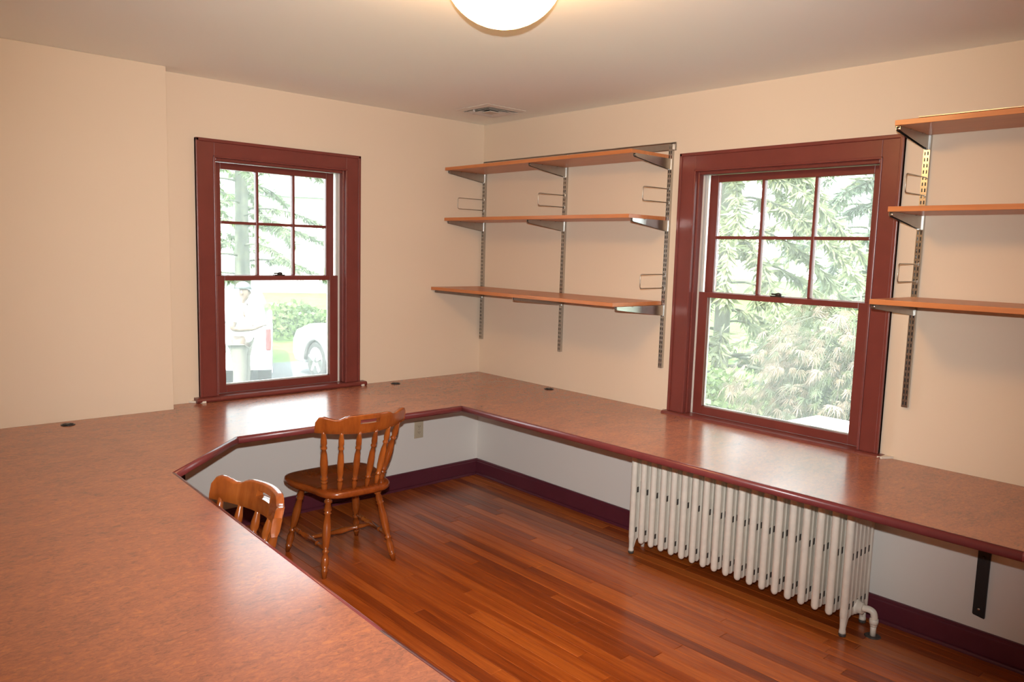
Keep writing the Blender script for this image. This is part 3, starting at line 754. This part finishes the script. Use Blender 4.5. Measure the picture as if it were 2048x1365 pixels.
def shrub(loc, rx, rz, label, mat, seed, n=1500, ls=.07, group='leafy shrubs on the lawn'):
    rg = random.Random(seed); r = empty('leafy_shrub', (loc[0], loc[1], ZG)); tag(r, label, 'shrub', group)
    m = MB(); lf = MB()
    for k in range(9):
        a = rg.uniform(0, 6.28); m.tube([(0,0,0), (math.cos(a)*rx*.3, math.sin(a)*rx*.3, rz*.6), (math.cos(a)*rx*.6, math.sin(a)*rx*.6, rz*1.2)], [.02,.014,.005], 5)
    m.build('stems', M_bark, r)
    for k in range(n):
        v = Vector((rg.gauss(0,1), rg.gauss(0,1), abs(rg.gauss(0,1)))).normalized()*rg.uniform(.55, 1)**.6
        p = Vector((v.x*rx, v.y*rx, v.z*rz*1.35+.08)); d = Vector((rg.gauss(0,1), rg.gauss(0,1), rg.gauss(0,.7))).normalized()*ls
        w_ = d.cross(Vector((rg.gauss(0,1), rg.gauss(0,1), rg.gauss(0,1)))).normalized()*ls*.4
        lf.add([p, p+d*.5-w_, p+d, p+d*.5+w_], [(0,1,2,3)])
    stuff(lf.build('leaves', mat, r))
for i, (x_, y_, rx, rz) in enumerate([(4.1, 14.2, 1.0, .55), (5.3, 13.7, 1.1, .60), (6.6, 13.1, 1.1, .50), (3.0, 15.0, .9, .6)]):
    shrub((x_, y_), rx, rz, ['low bright shrub right of the white tailgate', 'middle low shrub of the row behind the lawn', 'low shrub above the silver wheel', 'low shrub hidden mostly by the white tailgate'][i], M_shr, 40+i, 1500, .12)
shrub((3.3, .15), .75, .8, 'sunlit pale shrub at the lower left of the wider window', M_shr, 51, 2600, .08)
shrub((2.9, -.95), .55, .55, 'small green shrub behind the bronze maple', M_shr, 52, 1500, .07)
shrub((4.2, -2.3), .8, .7, 'round green shrub right behind the bronze maple', M_con, 53, 2200, .09)

def maple():
    rg = random.Random(77); r = empty('laceleaf_maple', (2.35, -1.58, ZG)); tag(r, 'weeping bronze laceleaf maple just outside the wider window', 'tree')
    br = MB(); top = 1.55
    lfs = [MB(), MB()]
    br.tube(catmull([(0,0,-.05), (.05,.02,.4), (-.04,.06,.9), (0,0,1.45)], 5), [.055-.0022*i for i in range(16)], 10)
    def leaf(mb, p, d, s_):
        d = d.normalized(); side = d.cross(Vector((rg.gauss(0,.4), rg.gauss(0,.4), 1))).normalized()
        for k in range(7):
            a = R(-72+24*k)+rg.gauss(0,.06); L = s_*(1-.45*abs(k-3)/3)
            q = (d*math.cos(a)+side*math.sin(a)); w_ = q.cross(d.cross(side)).normalized()*s_*.045
            dr = Vector((0,0,-.18*L))
            mb.add([p, p+q*L*.45-w_, p+q*L+dr, p+q*L*.45+w_], [(0,1,2,3)])
    for k in range(120):
        a = rg.uniform(0, 2*math.pi); L = rg.uniform(.5, 1.15); h0 = rg.uniform(.9, 1.75)
        pts = []
        for s_ in range(7):
            u = s_/6; pts.append(Vector((math.cos(a)*L*u, math.sin(a)*L*u, h0+.55*u-rg.uniform(.95,1.3)*L*u*u+.1*math.sin(3*u))))
        br.tube(pts, [.007-.0009*j for j in range(7)], 5)
        for j in range(24):
            u = rg.uniform(.25, 1); f = u*6; i0 = min(int(f), 5); p = pts[i0].lerp(pts[i0+1], f-i0)
            p = p+Vector((rg.gauss(0,.05), rg.gauss(0,.05), rg.gauss(0,.04)))
            d = Vector((math.cos(a)*.5+rg.gauss(0,.4), math.sin(a)*.5+rg.gauss(0,.4), -.75+rg.gauss(0,.25)))
            leaf(lfs[0 if rg.random() < (.75 if u > .5 else .35) else 1], p, d, rg.uniform(.07, .12))
    br.build('branches', M_bark, r); stuff(lfs[0].build('bronze_leaves', M_map, r)); stuff(lfs[1].build('green_leaves', M_mapg, r))
maple()
o = MB().add([(-.50,-.24,0),(.50,-.24,0),(.50,.20,0),(-.50,.20,0),(-.50,-.24,1.26),(.50,-.24,1.22),(.50,.20,1.22),(-.50,.20,1.26)],
             [(0,3,2,1),(4,5,6,7),(0,1,5,4),(1,2,6,5),(2,3,7,6),(3,0,4,7)]).build('outdoor_cabinet', M_house, bevel=.01)
o.location = (1.08, -1.93, ZG); tag(o, 'white flat-topped box outside at the foot of the wider window', 'box')
MB().box(-.52, .52, -.26, .22, 0, .03).build('plinth', M_asph, o)

# ---- white house far behind
def house():
    r = empty('neighbour_house', (14.5, 34, ZG), R(-25)); tag(r, 'far white house with grey roof beyond the shrubs', 'house')
    MB().box(-9, 9, -4, 4, 0, 4.6).build('wall', M_house, r)
    m = MB(); m.extrude([(-4.6,4.5),(4.6,4.5),(0,7.6)], lambda u,v,t: (t, u, v), -9.5, 9.5); m.build('roof', M_roof, r)
    for x_ in (-6.5,-3.2,0,3.2,6.5):
        wn = MB().box(x_-.55, x_+.55, -4.06, -3.99, 1.4, 2.9).build('window', M_house, r); MB().box(x_-.45, x_+.45, -4.08, -4.05, 1.5, 2.8).build('pane', M_pane, wn)
    MB().box(-9, 9, -4.10, -3.98, 0, .55).build('foundation', M_roof, r)
house()

# ---- cars
def car(loc, rz, label, hgt=1.55):
    r = empty('parked_car', loc, rz); tag(r, label, 'car', 'white cars parked on the driveway')
    wr_, ov = .33, .385; fx, rx_ = 1.33, -1.33; HW = .90
    def arch(cx): return [(cx+ov*math.cos(t), .31+ov*math.sin(t)) for t in [math.pi*i/10 for i in range(11)]]
    low = [(-2.12,.30),(-2.2,.42),(-2.22,.72),(-2.14,.98),(-1.9,1.02),(.75,1.02),(1.55,.94),(2.02,.80),(2.16,.62),(2.16,.36),(2.05,.26)]
    pts = [(-2.12,.30)] + low[1:-1] + [(2.05,.24), (fx+ov,.24)] + [p for p in arch(fx)] + [(fx-ov,.24), (rx_+ov,.24)] + arch(rx_) + [(rx_-ov,.26)]
    m = MB(); m.extrude(pts, lambda u,v,t: (u, t, v), -HW, HW); b = m.build('body', M_carw, r, bevel=.06, seg=4)
    cab = [(-2.10,.98),(-1.95,1.30),(-1.70,hgt-.06),(-1.3,hgt),(-.1,hgt),(.25,hgt-.08),(.95,.98)]
    n = len(cab); vs = [(u, -HW+.05-0*v, v) if v < 1.0 else (u, -HW+.05+.16*(v-1.0)/.5, v) for u, v in cab] + [(u, HW-.05, v) if v < 1.0 else (u, HW-.05-.16*(v-1.0)/.5, v) for u, v in cab]
    m = MB(); m.add(vs, [tuple(range(n)), tuple(range(2*n-1, n-1, -1))]+[(i, n+i, n+(i+1)%n, (i+1)%n) for i in range(n)]); m.build('cabin', M_carw, r, bevel=.04, seg=3)
    for s_ in (-1, 1):
        y_ = lambda v: s_*(HW-.05-.16*(v-1.0)/.5+.004)
        for q in ([(-1.75,1.06),(-1.45,hgt-.14),(-.85,hgt-.12),(-.85,1.05)], [(-.78,1.05),(-.78,hgt-.12),(-.12,hgt-.13),(.65,1.05)]):
            m = MB(); m.add([(u, y_(v), v) for u, v in q]+[(u, y_(v)-s_*.02, v) for u, v in q], [(0,1,2,3),(7,6,5,4),(0,4,5,1),(1,5,6,2),(2,6,7,3),(3,7,4,0)]); m.build('side_window', M_carg, r)
        for cx in (fx, rx_):
            wh = MB().lathe((cx, s_*(HW-.22), wr_), (cx, s_*(HW-.015), wr_), [(0,.30),(.1,wr_),(.85,wr_),(1,.30)], 28).build('tyre', M_tyre, r)
            mm = MB().lathe((cx, s_*(HW-.05), wr_), (cx, s_*(HW-.008), wr_), [(0,.23),(1,.225)], 24)
            mm.build('rim', M_rim, wh)
            for k in range(5):
                a = 2*math.pi*k/5+.3; sp = MB(); c_, sn = math.cos(a), math.sin(a)
                ps = [(cx+c_*.06-sn*.03, wr_+sn*.06+c_*.03), (cx+c_*.06+sn*.03, wr_+sn*.06-c_*.03), (cx+c_*.22+sn*.016, wr_+sn*.22-c_*.016), (cx+c_*.22-sn*.016, wr_+sn*.22+c_*.016)]
                sp.extrude(ps, lambda u,v,t: (u, t, v), s_*(HW-.008), s_*(HW+.002)); sp.build('spoke', M_carw, wh)
            lip = []
            m = MB(); pr = [(cx+(ov+.0)*math.cos(math.pi*i/12), .31+ov*math.sin(math.pi*i/12)) for i in range(13)]
            m.tube([(u, s_*(HW-.03), v) for u, v in pr], .04, 6); m.build('arch_trim', M_trimp, r)
            MB().box(cx-ov+.02, cx+ov-.02, s_*(HW-.25), s_*(HW-.30), .2, .70).build('wheel_well', M_trimp, r)
        MB().box(-2.235, -2.10, s_*(HW-.01), s_*(HW-.10), .62, .98).build('tail_light', M_tail, r, bevel=.03)
        MB().box(1.95, 2.12, s_*(HW-.06), s_*(HW-.34), .66, .80).build('head_light', M_carg, r, bevel=.03)
    m = MB(); m.add([(-2.085,-.70,1.04),(-2.085,.70,1.04),(-1.80,.62,hgt-.13),(-1.80,-.62,hgt-.13),(-2.05,-.70,1.04),(-2.05,.70,1.04),(-1.76,.62,hgt-.13),(-1.76,-.62,hgt-.13)],
                   [(0,1,2,3),(7,6,5,4),(0,4,5,1),(1,5,6,2),(2,6,7,3),(3,7,4,0)]);
    m.build('rear_window', M_carg, r)
    MB().box(-2.27, -2.15, -.86, .86, .32, .52).build('rear_bumper', M_carw, r, bevel=.04, seg=3)
    MB().box(-2.245, -2.20, -.26, .26, .60, .73).build('number_plate_recess', M_trimp, r)
    MB().box(-2.25, -2.21, -.20, .20, .78, .80).build('tailgate_handle', M_rim, r)
    return r
# tailgate towards the house: right rear corner near (1.74, 7.13)
d1 = Vector((.42, .907)); rgt = Vector((.907, -.42))
c1 = Vector((1.74, 7.13))-rgt*.90+d1*2.2
car((c1.x, c1.y, ZG+.012), math.atan2(d1.y, d1.x), 'white car with its tailgate towards the window, behind the man', 1.46)
car((2.72+.90, 7.61-1.33, ZG+.012), math.pi/2, 'white car at the right of the narrower window, front wheel showing', 1.5)

# ---- man in a cap
def skin(name, verts, edges, radii, mat, parent, root, sub=2):
    me = bpy.data.meshes.new(name); me.from_pydata(verts, edges, []); o = bpy.data.objects.new(name, me); COL.objects.link(o); o.parent = parent
    m = o.modifiers.new('skin', 'SKIN'); m.use_smooth_shade = True
    for i, d in enumerate(me.skin_vertices[0].data):
        rr = radii[i]; d.radius = rr if isinstance(rr, tuple) else (rr, rr); d.use_root = (i == root)
    s_ = o.modifiers.new('sub', 'SUBSURF'); s_.levels = sub; s_.render_levels = sub
    me.materials.append(mat); return o
def person():
    f = Vector((.80, -.60))
    r = empty('person', (.80, 6.08, ZG+.012), math.atan2(f.y, f.x)); tag(r, 'man in white shirt, khaki trousers and grey cap looking at a phone', 'person')
    V = []; E_ = []; RR = []
    def v(p, rad, prev=None):
        V.append(p); RR.append(rad)
        if prev is not None: E_.append((prev, len(V)-1))
        return len(V)-1
    pel = v((0,0,.95), (.13,.15)); ab = v((.01,0,1.10), (.12,.15), pel); ch = v((0,0,1.30), (.12,.17), ab); nb_ = v((.0,0,1.43), (.07,.09), ch); nk = v((.02,0,1.50), .058, nb_)
    jaw = v((.065,0,1.545), (.066,.062), nk); hd = v((.055,0,1.62), (.092,.078), jaw); ct = v((.045,0,1.69), (.075,.068), hd)
    v((.155,0,1.592), .016, hd)
    for s_ in (-1, 1):
        sh = v((0,s_*.17,1.39), .065, ch); el = v((-.05,s_*.235,1.12), .046, sh); wr_ = v((.20,s_*.12,1.12), .030, el); pm = v((.275,s_*.075,1.15), (.036,.022), wr_)
        for k, (dy, L) in enumerate(((.026,.06), (.009,.072), (-.009,.068), (-.026,.055))):
            a = v((.31, s_*(.07+dy*.8), 1.160+.004*k), .010, pm); b = v((.31+L*.55, s_*(.055+dy*.6), 1.175), .009, a); v((.31+L*.8, s_*(.035+dy*.5), 1.165), .0075, b)
        t = v((.265, s_*.045, 1.175), .011, pm); v((.30, s_*.022, 1.185), .009, t)
        hp = v((0,s_*.10,.88), .088, pel); kn = v((.02,s_*.11,.48), .056, hp); an = v((-.02,s_*.115,.09), .040, kn); v((.12,s_*.135,.035), .035, an)
    skin('body', V, E_, RR, M_skin, r, pel)
    for s_ in (-1, 1):
        MB().sphere((.128, s_*.030, 1.622), .009, .009, .009, 8, 6).build('eye', M_dark, r)
        MB().sphere((.045, s_*.080, 1.60), .022, .010, .032, 10, 6).build('ear', M_skin, r)
    MB().box(.112, .120, -.022, .022, 1.548, 1.556).build('mouth', M_tail, r)
    V, E_, RR = [], [], []
    w0 = v((.0,0,.90), (.155,.19)); a = v((.02,0,1.06), (.155,.18), w0); c = v((.0,0,1.30), (.14,.185), a); n_ = v((.0,0,1.45), (.075,.10), c)
    for s_ in (-1, 1):
        sh = v((0,s_*.18,1.395), .085, c); v((-.035,s_*.222,1.20), .078, sh)
    skin('shirt', V, E_, RR, M_shirt, r, 0)
    V, E_, RR = [], [], []
    w0 = v((0,0,.97), (.14,.165))
    for s_ in (-1, 1):
        hp = v((0,s_*.10,.86), .115, w0); kn = v((.02,s_*.112,.47), .092, hp); an = v((-.02,s_*.118,.07), .088, kn)
    skin('trousers', V, E_, RR, M_khaki, r, 0)
    cp = MB(); rs = []
    for k in range(7):
        t = math.pi/2*k/6; q = max(math.cos(t), .05)
        rs.append([(.045+.108*q*math.cos(2*math.pi*i/18)-.0*k, .092*q*math.sin(2*math.pi*i/18), 1.655+.10*math.sin(t)) for i in range(18)])
    cp.rings(rs); 
    cp.extrude([(.10,-.075),(.19,-.06),(.225,0),(.19,.06),(.10,.075)], lambda u,v_,t: (u, v_, 1.66-.35*(u-.10)+t), 0, .008)
    cp.build('cap', M_cap, r)
    for s_ in (-1, 1): MB().sphere((.05, s_*.125, .04), .145, .052, .05, 14, 8).build('shoe', M_shoe, r)
    return r
person()
ph = MB().box(-.04, .04, -.075, .075, -.005, .005).build('phone', M_blackp, bevel=.004)
ph.location = (.80+.335*.8, 6.08-.335*.6, ZG+.012+1.188); ph.rotation_euler = (R(20), R(10), math.atan2(-.6, .8)); tag(ph, 'dark phone held by the man in the cap', 'phone')
